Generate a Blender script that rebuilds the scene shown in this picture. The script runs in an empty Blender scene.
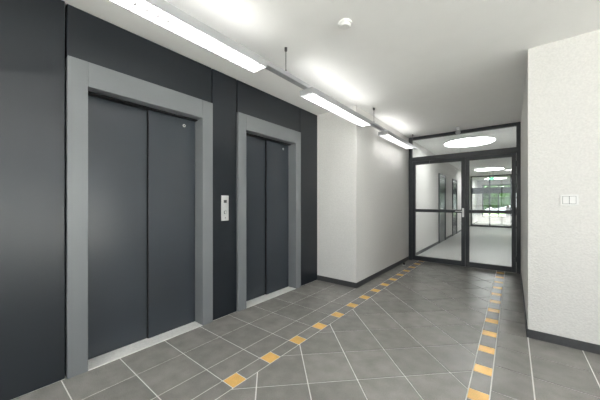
import bpy, bmesh, math, random
from mathutils import Vector, Matrix
random.seed(4)
sc=bpy.context.scene
try: sc.view_settings.view_transform='Standard'
except Exception as e: print(e)
H=2.62
# ---------------- materials ----------------
def new_mat(name):
    m=bpy.data.materials.new(name); m.use_nodes=True
    nt=m.node_tree; b=nt.nodes['Principled BSDF']
    return m,nt,b
def simple(name,col,rough=.5,metal=0,noise=0,nscale=20,bump=0,bscale=200,spec=.5):
    m,nt,b=new_mat(name)
    b.inputs['Base Color'].default_value=(*col,1)
    b.inputs['Roughness'].default_value=rough
    b.inputs['Metallic'].default_value=metal
    b.inputs['Specular IOR Level'].default_value=spec
    tc=nt.nodes.new('ShaderNodeTexCoord')
    if noise:
        n=nt.nodes.new('ShaderNodeTexNoise'); n.inputs['Scale'].default_value=nscale; n.inputs['Detail'].default_value=4
        nt.links.new(tc.outputs['Object'],n.inputs['Vector'])
        r=nt.nodes.new('ShaderNodeMapRange')
        r.inputs['To Min'].default_value=1-noise; r.inputs['To Max'].default_value=1+noise
        r.inputs['From Min'].default_value=.3; r.inputs['From Max'].default_value=.7
        nt.links.new(n.outputs['Fac'],r.inputs['Value'])
        v=nt.nodes.new('ShaderNodeVectorMath'); v.operation='SCALE'
        v.inputs[0].default_value=col
        nt.links.new(r.outputs['Result'],v.inputs['Scale'])
        nt.links.new(v.outputs['Vector'],b.inputs['Base Color'])
    if bump:
        n2=nt.nodes.new('ShaderNodeTexNoise'); n2.inputs['Scale'].default_value=bscale; n2.inputs['Detail'].default_value=2
        nt.links.new(tc.outputs['Object'],n2.inputs['Vector'])
        bp=nt.nodes.new('ShaderNodeBump'); bp.inputs['Strength'].default_value=bump; bp.inputs['Distance'].default_value=.004
        nt.links.new(n2.outputs['Fac'],bp.inputs['Height'])
        nt.links.new(bp.outputs['Normal'],b.inputs['Normal'])
    return m
def emis(name,col,s):
    m,nt,b=new_mat(name)
    b.inputs['Base Color'].default_value=(*col,1)
    b.inputs['Emission Color'].default_value=(*col,1)
    b.inputs['Emission Strength'].default_value=s
    return m
M_wall=simple('plaster_white',(.72,.71,.69),.9,noise=.05,nscale=70,bump=1.0,bscale=70,spec=.2)
M_ceil=simple('ceiling_paint',(.89,.89,.875),.95,noise=.01,nscale=5,spec=.1)
M_panel=simple('dark_panel',(.0105,.0145,.0195),.31,noise=.05,nscale=2)
M_gap=simple('gap_black',(.002,.002,.003),.8)
M_leaf=simple('elevator_leaf_paint',(.034,.042,.052),.26,noise=.04,nscale=2,spec=.6)
M_frame=simple('elevator_frame_grey',(.175,.185,.195),.42,noise=.02,nscale=3)
M_sill=simple('sill_metal',(.78,.78,.76),.4,.1,noise=.08,nscale=60)
M_steel=simple('brushed_steel',(.66,.66,.66),.35,.6,noise=.05,nscale=90)
M_alu=simple('door_frame_anthracite',(.028,.033,.038),.4,noise=.03,nscale=5)
M_base=simple('baseboard_tile',(.055,.057,.06),.45,noise=.12,nscale=40)
M_grout=simple('grout',(.72,.71,.68),.9,noise=.06,nscale=60)
M_white=simple('white_plastic',(.80,.80,.79),.4,noise=.01)
M_lampbody=simple('lamp_housing_grey',(.38,.39,.40),.4,.2,noise=.02)
M_louvre=simple('lamp_louvre',(.45,.45,.45),.3,.3,noise=.01)
M_tube=emis('lamp_tube',(1,.985,.96),25)
M_up=emis('lamp_uplight',(1,.985,.96),7)
M_round=emis('round_lamp_glow',(1,.99,.97),16)
M_carpet=simple('corridor_floor',(.42,.42,.41),.4,noise=.08,nscale=80)
M_dark=simple('black_rubber',(.02,.02,.02),.6)
M_wire=simple('wire_steel',(.2,.2,.2),.4,.8)
M_green=emis('sign_green',(.05,.45,.2),.8)
M_leafg=simple('foliage',(.05,.11,.025),.8,noise=.5,nscale=6,bump=.5,bscale=10)
M_bark=simple('bark',(.12,.08,.05),.9,noise=.3)
M_grass=simple('grass',(.07,.12,.035),.9,noise=.3,nscale=5)
M_bounce=simple('bounce_paving',(.66,.65,.62),.9,noise=.1,nscale=5)
# floor tile material w/ vertex color
def tile_mat():
    m,nt,b=new_mat('floor_tile')
    at=nt.nodes.new('ShaderNodeAttribute'); at.attribute_name='Col'
    tc=nt.nodes.new('ShaderNodeTexCoord')
    n=nt.nodes.new('ShaderNodeTexNoise'); n.inputs['Scale'].default_value=160; n.inputs['Detail'].default_value=3
    n3=nt.nodes.new('ShaderNodeTexNoise'); n3.inputs['Scale'].default_value=9; n3.inputs['Detail'].default_value=4
    for q in (n,n3): nt.links.new(tc.outputs['Object'],q.inputs['Vector'])
    ad=nt.nodes.new('ShaderNodeMath'); ad.operation='ADD'
    nt.links.new(n.outputs['Fac'],ad.inputs[0]); nt.links.new(n3.outputs['Fac'],ad.inputs[1])
    r=nt.nodes.new('ShaderNodeMapRange'); r.inputs['From Min'].default_value=.7; r.inputs['From Max'].default_value=1.3
    r.inputs['To Min'].default_value=.82; r.inputs['To Max'].default_value=1.18
    nt.links.new(ad.outputs[0],r.inputs['Value'])
    v=nt.nodes.new('ShaderNodeVectorMath'); v.operation='SCALE'
    nt.links.new(at.outputs['Color'],v.inputs[0]); nt.links.new(r.outputs['Result'],v.inputs['Scale'])
    nt.links.new(v.outputs['Vector'],b.inputs['Base Color'])
    b.inputs['Roughness'].default_value=.26
    bp=nt.nodes.new('ShaderNodeBump'); bp.inputs['Strength'].default_value=.12; bp.inputs['Distance'].default_value=.002
    nt.links.new(n.outputs['Fac'],bp.inputs['Height']); nt.links.new(bp.outputs['Normal'],b.inputs['Normal'])
    return m
M_tile=tile_mat()
def glass_mat():
    m=bpy.data.materials.new('door_glass'); m.use_nodes=True; nt=m.node_tree
    nt.nodes.clear()
    o=nt.nodes.new('ShaderNodeOutputMaterial'); mx=nt.nodes.new('ShaderNodeMixShader')
    t=nt.nodes.new('ShaderNodeBsdfTransparent'); t.inputs['Color'].default_value=(.95,.97,.97,1)
    g=nt.nodes.new('ShaderNodeBsdfGlossy'); g.inputs['Roughness'].default_value=.01
    f=nt.nodes.new('ShaderNodeFresnel'); f.inputs['IOR'].default_value=1.5
    nt.links.new(f.outputs[0],mx.inputs[0]); nt.links.new(t.outputs[0],mx.inputs[1]); nt.links.new(g.outputs[0],mx.inputs[2])
    nt.links.new(mx.outputs[0],o.inputs['Surface'])
    return m
M_glass=glass_mat()
# ---------------- mesh helpers ----------------
def mkobj(name,bm,mats,parent=None,bevel=0,smooth=False):
    me=bpy.data.meshes.new(name); bm.normal_update(); bm.to_mesh(me); bm.free()
    for m in mats: me.materials.append(m)
    if smooth:
        for p in me.polygons: p.use_smooth=True
    ob=bpy.data.objects.new(name,me); sc.collection.objects.link(ob)
    if parent: ob.parent=parent
    if bevel:
        b=ob.modifiers.new('bev','BEVEL'); b.width=bevel; b.segments=2; b.limit_method='ANGLE'
    return ob
def abox(bm,x0,x1,y0,y1,z0,z1,mi=0):
    vs=[bm.verts.new(p) for p in [(x0,y0,z0),(x1,y0,z0),(x1,y1,z0),(x0,y1,z0),(x0,y0,z1),(x1,y0,z1),(x1,y1,z1),(x0,y1,z1)]]
    for f in [(0,3,2,1),(4,5,6,7),(0,1,5,4),(1,2,6,5),(2,3,7,6),(3,0,4,7)]:
        fc=bm.faces.new([vs[i] for i in f]); fc.material_index=mi
def box(name,b,mat,parent=None,bevel=0):
    bm=bmesh.new(); abox(bm,*b); return mkobj(name,bm,[mat],parent,bevel)
def boxes(name,bs,mats,parent=None,bevel=0):
    bm=bmesh.new()
    for b in bs: abox(bm,*b)
    return mkobj(name,bm,mats,parent,bevel)
def acyl(bm,c,r,h,axis='Z',seg=24,mi=0,r2=None):
    rot={'Z':Matrix.Identity(4),'X':Matrix.Rotation(math.pi/2,4,'Y'),'Y':Matrix.Rotation(math.pi/2,4,'X')}[axis]
    res=bmesh.ops.create_cone(bm,cap_ends=True,segments=seg,radius1=r,radius2=r if r2 is None else r2,depth=h,matrix=Matrix.Translation(c)@rot)
    for v in res['verts']:
        for f in v.link_faces: f.material_index=mi
def empty(name,loc=(0,0,0)):
    e=bpy.data.objects.new(name,None); sc.collection.objects.link(e); e.empty_display_size=.1
    return e
# ---------------- floor ----------------
XE=-2.43; XC=-1.755; XR=.107; YF=3.49; YR=3.19; YD=5.98
S=.345
def clip(poly,x0,x1,y0,y1):
    def cl(p,ax,val,keep_gt):
        out=[]
        for i in range(len(p)):
            a=p[i]; b=p[(i+1)%len(p)]
            ia=(a[ax]>=val) if keep_gt else (a[ax]<=val)
            ib=(b[ax]>=val) if keep_gt else (b[ax]<=val)
            if ia: out.append(a)
            if ia!=ib:
                t=(val-a[ax])/(b[ax]-a[ax]); out.append((a[0]+t*(b[0]-a[0]),a[1]+t*(b[1]-a[1])))
        return out
    for ax,val,k in ((0,x0,True),(0,x1,False),(1,y0,True),(1,y1,False)):
        poly=cl(poly,ax,val,k)
        if len(poly)<3: return None
    return poly
fb=bmesh.new(); lay=fb.loops.layers.float_color.new('Col')
G=.004
def tile(poly,orange=False):
    ar=abs(sum(poly[i][0]*poly[(i+1)%len(poly)][1]-poly[(i+1)%len(poly)][0]*poly[i][1] for i in range(len(poly))))/2
    if ar<2e-4: return
    vt=[fb.verts.new((p[0],p[1],0)) for p in poly]
    vb=[fb.verts.new((p[0],p[1],-.003)) for p in poly]
    k=random.uniform(.93,1.07)
    c=(.84*k,.52*k,.18*k,1) if orange else (.262*k,.254*k,.238*k,1)
    fs=[fb.faces.new(vt)]
    n=len(poly)
    for i in range(n): fs.append(fb.faces.new([vt[i],vb[i],vb[(i+1)%n],vt[(i+1)%n]]))
    for f in fs:
        f.material_index=0
        for l in f.loops: l[lay]=c
def rect(x0,x1,y0,y1,orange=False): tile([(x0+G,y0+G),(x1-G,y0+G),(x1-G,y1-G),(x0+G,y1-G)],orange)
Y0=-3.5
T=S/3
PH=1.157-T/2
xL0,xL1=-1.5575,-1.4425; xR0,xR1=-.2285,-.1135
def grid(xs,ymax,ph=PH,s=S):
    k=math.floor((Y0-ph)/s)
    while ph+k*s<ymax:
        a=max(Y0,ph+k*s); b=min(ymax,ph+(k+1)*s)
        if b-a>.02:
            for i in range(len(xs)-1): rect(xs[i],xs[i+1],a,b)
        k+=1
grid([XE,-2.09,XC],YF)
grid([XC,xL0],YD)
def strip(x0,x1,ph):
    k=math.floor((Y0-ph)/T)
    while ph+k*T<YD:
        if k%3==0:
            a=max(Y0,ph+k*T); b=min(YD,ph+(k+1)*T)
            if b-a>.02: rect(x0,x1,a,b,orange=True)
        if k%3==1:
            a=max(Y0,ph+k*T); b=min(YD,ph+(k+2)*T)
            if b-a>.02: rect(x0,x1,a,b)
        k+=1
strip(xL0,xL1,PH); strip(xR0,xR1,PH+S*2.5)
grid([xR1,XR],YD)
xs=[XR+i*S for i in range(11)]; xs=[x for x in xs if x<3.5]+[3.5]
grid(xs,YR)
# diagonal field
c45=math.cos(math.pi/4)
for i in range(-30,30):
    for j in range(-30,30):
        q=[(i*S+G,j*S+G),((i+1)*S-G,j*S+G),((i+1)*S-G,(j+1)*S-G),(i*S+G,(j+1)*S-G)]
        q=[((u-v)*c45-.84,(u+v)*c45+1.2) for u,v in q]
        p=clip(q,xL1+G,xR0-G,Y0+G,YD-G)
        if p: tile(p)
# grout slab
abox(fb,-2.62,3.5,Y0,YR,-.1,-.003,1); abox(fb,-2.62,XR,YR,YF,-.1,-.003,1); abox(fb,XC,XR,YF,YD,-.1,-.003,1)
floor=mkobj('floor',fb,[M_tile,M_grout])
box('floor_corridor',(XC,2.6,YD,20.4,-.1,0),M_carpet)
# ---------------- shell ----------------
box('ceiling',(-2.9,3.7,-3.7,20.4,H,H+.12),M_ceil)
box('wall_left',(-2.9,-2.62,-3.5,YF,-.1,H),M_wall)
box('wall_left_corridor',(-2.9,XC,YF,20.4,-.1,H),M_wall)
box('wall_front_right',(XR,3.5,YR,YR+.2,-.1,H),M_wall)
box('wall_right_corridor',(XR,XR+.2,YR+.2,11,-.1,H),M_wall)
def glazed(name,axis,c,a0,a1,z0,z1,n,wname):
    t=.2
    def B(p0,p1,z0_,z1_,o0=0,o1=t):
        return (c+o0,c+o1,p0,p1,z0_,z1_) if axis=='X' else (p0,p1,c+o0,c+o1,z0_,z1_)
    lo,hi=( -3.5,YR+.2) if axis=='X' else (-2.9,3.7)
    boxes(wname,[B(lo,a0,-.1,H),B(a1,hi,-.1,H),B(a0,a1,-.1,z0),B(a0,a1,z1,H)],[M_wall])
    e=empty(name); bs=[]; w=.06
    step=(a1-a0-w)/n
    for i in range(n+1): bs.append(B(a0+i*step,a0+i*step+w,z0,z1,.06,.12))
    for i in range(n):
        for zz in (z0,z0+.9,z1-w): bs.append(B(a0+i*step+w,a0+(i+1)*step,zz,zz+w,.06,.12))
    boxes('frame',bs,[M_alu],e)
    box('pane',B(a0+.01,a1-.01,z0+.01,z1-.01,.086,.094),M_glass,e)
glazed('fill_window_right','X',3.5,-3.0,2.4,.15,2.45,5,'wall_right')  # unseen glazing, added to let fill daylight in from the right
glazed('fill_window_back','Y',-3.7,-1.6,3.1,.15,2.45,4,'wall_back')  # added behind the camera, daylight through it fills the lobby and ceiling
box('wall_right_foyer',(2.6,2.8,11,20.4,-.1,H),M_wall)
box('wall_foyer_return',(XR+.2,2.8,10.8,11,-.1,H),M_wall)
# end wall with window
boxes('wall_end',[(XC,2.6,20.2,20.4,-.1,.35),(XC,2.6,20.2,20.4,2.35,H),(XC,-1.5,20.2,20.4,.35,2.35),(2.4,2.6,20.2,20.4,.35,2.35)],[M_wall])
w=[]
for x in [-1.5,-.72,.06,.84,1.62,2.34]: w.append((x,x+.06,20.22,20.3,.35,2.35))
for z in (.35,1.5,2.29): w.append((-1.5,2.4,20.22,20.3,z,z+.06))
wn=empty('window_1'); boxes('mullions',w,[M_alu],wn); box('pane',(-1.49,2.39,20.255,20.262,.36,2.34),M_glass,wn)
# baseboards
bh=.075
box('baseboard_left_return',(XE,XC,YF-.01,YF,0,bh),M_base,bevel=.002)
box('baseboard_left_corridor',(XC,XC+.01,YF-.01,YD-.03,0,bh),M_base,bevel=.002)
box('baseboard_front_right',(XR-.01,3.5,YR-.01,YR,0,bh),M_base,bevel=.002)
box('baseboard_right_corridor',(XR-.01,XR,YR,YD-.03,0,bh),M_base,bevel=.002)
box('baseboard_corridor_beyond',(XC,XC+.012,YD+.06,20.2,0,.07),M_base)
# dark cladding
E1=(.434,1.586); E2=(1.905,3.043); FT=2.245
bs=[]
def pan(y0,y1,z0,z1,x1=XE): bs.append((-2.60,x1,y0+.005,y1-.005,z0,z1,0))
pan(-3.5,-2.1,0,H); pan(-2.1,-.75,0,H); pan(-.75,.434,0,H)
pan(*E1,FT+.006,H-.008); pan(1.586,1.905,0,H-.008); pan(*E2,FT+.006,H-.008); pan(3.043,YF,0,H-.008)
bs.append((-2.618,-2.60,-3.5,YF,0,H,1))
clad=boxes('wall_panel_cladding',bs,[M_panel,M_gap],bevel=.004)
# elevators
def elevator(ys,name):
    y0,y1=ys; e=empty(name); fw=.115; zt=2.065; xf=XE+.022
    y0+=.004;y1-=.004
    bm=bmesh.new()
    abox(bm,-2.598,xf,y0,y0+fw,0,FT); abox(bm,-2.598,xf,y1-fw,y1,0,FT); abox(bm,-2.598,xf,y0+fw,y1-fw,zt,FT)
    mkobj('portal_frame',bm,[M_frame],e,bevel=.003)
    a,b=y0+fw,y1-fw; m=(a+b)/2+.01
    box('door_leaf_1',(-2.598,-2.572,a+.003,m+.03,.008,zt-.004),M_leaf,e,.002)
    box('door_leaf_2',(-2.569,-2.545,m,b-.003,.008,zt-.004),M_leaf,e,.002)
    box('leaf_edge_seal',(-2.5715,-2.549,m-.006,m-.0005,.008,zt-.004),M_gap,e)
    bm=bmesh.new(); abox(bm,-2.598,XE+.020,a+.001,b-.001,0,.006)
    for gx in (-2.575,): abox(bm,gx,gx+.006,a+.002,b-.002,.006,.0075,1)
    mkobj('threshold',bm,[M_sill,M_base],e)
    box('head_track',(-2.57,-2.50,a+.001,b-.001,zt-.012,zt-.001),M_gap,e)
    bm=bmesh.new(); acyl(bm,(-2.542,b-.12,1.985),.014,.006,'X'); acyl(bm,(-2.538,b-.12,1.985),.006,.004,'X',12,1)
    mkobj('release_lock',bm,[M_steel,M_gap],e,smooth=False)
    return e
elevator(E1,'elevator'); elevator(E2,'elevator.001')
# call panel
cp=empty('elevator_call_panel')
box('plate',(XE,XE+.012,1.695,1.785,1.03,1.30),M_steel,cp,.003)
bm=bmesh.new()
for z in (1.12,): acyl(bm,(XE+.0145,1.74,z),.018,.005,'X',24,1); acyl(bm,(XE+.018,1.74,z),.015,.003,'X',24,0)
acyl(bm,(XE+.0135,1.74,1.06),.005,.003,'X',16,1)
mkobj('buttons',bm,[M_steel,M_base],cp)
box('display',(XE+.012,XE+.0135,1.722,1.758,1.222,1.252),M_base,cp)
# wall switch
sw=empty('light_switch')
cx,cz=.372,1.245
box('switch_frame',(cx-.055,cx+.055,YR-.012,YR,cz-.046,cz+.046),M_white,sw,.003)
box('switch_shadow_gap',(cx-.041,cx+.041,YR-.0135,YR-.012,cz-.033,cz+.033),M_base,sw)
box('rocker_1',(cx-.039,cx-.0012,YR-.018,YR-.0135,cz-.031,cz+.031),M_white,sw,.002)
box('rocker_2',(cx+.0012,cx+.039,YR-.018,YR-.0135,cz-.031,cz+.031),M_white,sw,.002)
# smoke detector
bm=bmesh.new(); acyl(bm,(-1.02,1.84,H-.008),.054,.016,'Z',40); acyl(bm,(-1.02,1.84,H-.024),.034,.016,'Z',40,0,.048)
mkobj('smoke_detector',bm,[M_white])
# ---------------- linear lamp rail ----------------
RX=-1.60; ZB=2.295; W=.078
rail=empty('suspended_linear_lamp')
box('support_rail',(RX-.03,RX+.03,-3.0,5.90,ZB+.055,ZB+.095),M_lampbody,rail,.003)
segs=[(-2.9,-1.5),(.05,1.49),(2.10,3.50),(4.10,5.50),(-1.35,-.05)]
def lamp(y0,y1,i):
    bm=bmesh.new(); t=.006
    for s in (-1,1):
        xa,xb=sorted((RX+s*W,RX+s*(W-t)))
        abox(bm,xa,xb,y0,y1,ZB,ZB+.055)
    abox(bm,RX-W+t,RX+W-t,y0,y1,ZB+.049,ZB+.055)
    abox(bm,RX-W+t,RX+W-t,y0,y0+t,ZB,ZB+.049); abox(bm,RX-W+t,RX+W-t,y1-t,y1,ZB,ZB+.049)
    mkobj('housing_%d'%i,bm,[M_lampbody],rail)
    bm=bmesh.new(); y=y0+.04
    while y<y1-.02:
        abox(bm,RX-W+t+.001,RX+W-t-.001,y,y+.005,ZB+.003,ZB+.022); y+=.06
    abox(bm,RX-.004,RX+.004,y0+t,y1-t,ZB+.002,ZB+.022)
    mkobj('louvre_%d'%i,bm,[M_louvre],rail)
    bm=bmesh.new()
    for cx_ in (RX-.038,RX+.038): acyl(bm,(cx_,(y0+y1)/2,ZB+.037),.010,y1-y0-.03,'Y',12)
    mkobj('tubes_%d'%i,bm,[M_tube],rail)
    bm=bmesh.new()
    abox(bm,RX-W+.008,RX-.032,y0+.03,y1-.03,ZB+.0555,ZB+.060); abox(bm,RX+.032,RX+W-.008,y0+.03,y1-.03,ZB+.0555,ZB+.060)
    mkobj('uplight_%d'%i,bm,[M_up],rail)
for i,(a,b) in enumerate(segs): lamp(a,b,i+1)
bm=bmesh.new()
for y in (-2.2,-.2,1.80,3.75,5.7):
    acyl(bm,(RX,y,(ZB+.095+H-.03)/2),.003,H-.03-ZB-.095,'Z',8)
    acyl(bm,(RX,y,H-.015),.012,.03,'Z',16); acyl(bm,(RX,y,ZB+.11),.008,.03,'Z',12)
mkobj('suspension_wires',bm,[M_wire],rail)
# ---------------- round ceiling lamps ----------------
def roundlamp(x,y,r=.49,name='round_ceiling_lamp',m=M_round):
    e=empty(name)
    bm=bmesh.new(); acyl(bm,(x,y,H-.03),r-.012,.05,'Z',64,0)
    mkobj('diffuser',bm,[m],e)
    bm=bmesh.new()
    n=64
    ring=[]
    for i in range(n):
        a=2*math.pi*i/n
        ring.append([bm.verts.new((x+rr*math.cos(a),y+rr*math.sin(a),z)) for rr,z in ((r-.010,H-.05),(r,H-.05),(r,H-.001),(r-.010,H-.001))])
    for i in range(n):
        A=ring[i];B=ring[(i+1)%n]
        for k in range(4): bm.faces.new([A[k],B[k],B[(k+1)%4],A[(k+1)%4]])
    mkobj('rim',bm,[M_white],e)
for i,(x,y) in enumerate([(-.77,7.0),(-.75,13.1),(-.75,18.2),(1.3,15.5),(1.6,.6),(.2,-1.9),(2.4,-1.9)]):  # the lobby ones behind the camera are unseen, added as fill
    roundlamp(x,y,name='round_ceiling_lamp'+('' if i==0 else '.%03d'%i))
# ---------------- glazed double door ----------------
gd=empty('door_1')
ya,yb=YD-.035,YD+.035
bs=[(XC+.002,XC+.07,ya,yb,0,H-.001),(XR-.06,XR-.002,ya,yb,0,H-.001),(XC+.07,XR-.06,ya,yb,H-.06,H-.001),(XC+.07,XR-.06,ya,yb,2.10,2.19)]
boxes('frame',bs,[M_alu],gd,.002)
xm=-.712
def leaf(x0,x1,n):
    st=.062; y0,y1=ya+.004,yb-.004
    b=[(x0,x0+st,y0,y1,.008,2.095),(x1-st,x1,y0,y1,.008,2.095),(x0+st,x1-st,y0,y1,.008,.10),(x0+st,x1-st,y0,y1,2.03,2.095),(x0+st,x1-st,y0,y1,1.03,1.09)]
    boxes('leaf_%d'%n,b,[M_alu],gd,.002)
    boxes('glass_%d'%n,[(x0+st,x1-st,YD-.004,YD+.004,.10,1.03),(x0+st,x1-st,YD-.004,YD+.004,1.09,2.03)],[M_glass],gd)
leaf(XC+.073,xm-.003,1); leaf(xm+.003,XR-.063,2)
box('glass_transom',(XC+.07,XR-.06,YD-.004,YD+.004,2.19,H-.06),M_glass,gd)
bm=bmesh.new()
acyl(bm,(xm-.035,ya-.02,1.06),.009,.045,'Y',16); acyl(bm,(xm-.095,ya-.04,1.06),.009,.13,'X',16); abox(bm,xm-.052,xm-.018,ya-.004,ya+.003,.95,1.12)
mkobj('lever_handle',bm,[M_steel],gd)
bm=bmesh.new()
for z in (.25,1.06,1.9):
    acyl(bm,(XC+.072,ya-.008,z),.011,.10,'Z',16); acyl(bm,(XR-.062,ya-.008,z),.011,.10,'Z',16)
mkobj('hinges',bm,[M_alu],gd)
box('door_closer',(XC+.16,XC+.42,ya-.045,ya+.003,2.035,2.09),M_alu,gd,.003)
# presence sensor above door
ms=empty('motion_sensor')
bm=bmesh.new(); acyl(bm,(-.80,5.72,H-.012),.045,.024,'Z',32); acyl(bm,(-.80,5.72,H-.045),.022,.045,'Z',24)
mkobj('mount',bm,[M_white],ms)
bm=bmesh.new(); bmesh.ops.create_uvsphere(bm,u_segments=24,v_segments=12,radius=.042,matrix=Matrix.Translation((-.80,5.72,H-.085)))
mkobj('sensor_head',bm,[M_lampbody],ms,smooth=True)
# door stop
bm=bmesh.new(); acyl(bm,(XC+.09,5.35,.006),.024,.012,'Z',24,0); acyl(bm,(XC+.09,5.35,.03),.017,.04,'Z',24,1)
mkobj('door_stop',bm,[M_steel,M_dark])
# corridor doors beyond (left wall)
def cdoor(y0,name):
    e=empty(name); x=XC
    boxes('jambs',[(x,x+.03,y0,y0+.07,0,2.12),(x,x+.03,y0+.93,y0+1.0,0,2.12),(x,x+.03,y0+.07,y0+.93,2.05,2.12)],[M_alu],e,.003)
    box('leaf',(x,x+.015,y0+.072,y0+.928,.008,2.045),M_leaf,e)
    bm=bmesh.new(); acyl(bm,(x+.035,y0+.14,1.05),.008,.04,'X',12); acyl(bm,(x+.055,y0+.19,1.05),.009,.12,'Y',12)
    mkobj('handle',bm,[M_steel],e)
cdoor(8.9,'door_2'); cdoor(11.2,'door_3'); cdoor(14.0,'door_4')
# glazed partition further on
pt=empty('door_5'); y=16.5
bs=[]
for x in (XC+.015,-.95,-.1,.75,1.6,2.53): bs.append((x,x+.065,y,y+.06,0,H-.001))
xx=[XC+.08,-.95,-.885,-.1,-.035,.75,.815,1.6,1.665,2.53]
for i in range(0,10,2):
    bs.append((xx[i],xx[i+1],y,y+.06,1.70,2.0)); bs.append((xx[i],xx[i+1],y,y+.06,0,.09)); bs.append((xx[i],xx[i+1],y,y+.06,H-.06,H-.001))
boxes('partition_frame',bs,[M_alu],pt)
# exit sign
es=empty('exit_sign')
box('sign_box',(-.80,-.62,13.9,13.93,2.20,2.30),M_green,es)
boxes('sign_rods',[(-.77,-.76,13.91,13.92,2.30,H-.001),(-.66,-.65,13.91,13.92,2.30,H-.001)],[M_wire],es)
# foyer counter
bc=empty('reception_counter')
box('counter_body',(-.3,1.4,17.6,18.1,0,.95),M_white,bc,.01); box('counter_top',(-.35,1.45,17.55,18.15,.95,.99),M_base,bc,.005)
# outside
bm=bmesh.new()
abox(bm,-25,25,20.4,50,-.3,-.15,0); abox(bm,3.7,30,-25,20.4,-.3,-.15,1); abox(bm,-25,3.7,-25,-3.7,-.3,-.15,1)  # paved slabs added out of view to bounce sun up to the ceiling
mkobj('ground',bm,[M_grass,M_bounce])
for k in range(7):
    e=empty('tree' if k==0 else 'tree.%03d'%k)
    x=-7+k*2.2+random.uniform(-.5,.5); yy=25+random.uniform(0,3)
    bm=bmesh.new(); acyl(bm,(x,yy,.9),.13,2.2,'Z',10,0,.07); mkobj('trunk',bm,[M_bark],e)
    bm=bmesh.new()
    for q in range(9):
        bmesh.ops.create_icosphere(bm,subdivisions=3,radius=random.uniform(.5,.9),matrix=Matrix.Translation((x+random.uniform(-.8,.8),yy+random.uniform(-.8,.8),2.0+random.uniform(-.8,1.2))))
    for v in bm.verts: v.co+=Vector([random.uniform(-.09,.09) for _ in range(3)])
    mkobj('crown',bm,[M_leafg],e)
# world + sun (from behind the lift side: lights the added bounce paving, does not enter the lobby)
wd=bpy.data.worlds.new('World'); sc.world=wd; wd.use_nodes=True
bg=wd.node_tree.nodes['Background']; bg.inputs['Color'].default_value=(.94,.97,1,1); bg.inputs['Strength'].default_value=3.4
sl=bpy.data.lights.new('sun','SUN'); sl.energy=72; sl.angle=.02; sl.color=(1,.97,.93)
so=bpy.data.objects.new('sun',sl); sc.collection.objects.link(so)
so.rotation_euler=Vector((.6,-.25,-.85)).to_track_quat('-Z','Y').to_euler()
# camera
cam=bpy.data.cameras.new('Camera'); co=bpy.data.objects.new('Camera',cam); sc.collection.objects.link(co)
cam.sensor_width=36; cam.lens=16.0; cam.shift_y=.005; cam.clip_start=.05
co.location=(0,0,1.22); co.rotation_euler=(math.pi/2,0,math.radians(38.6))
sc.camera=co
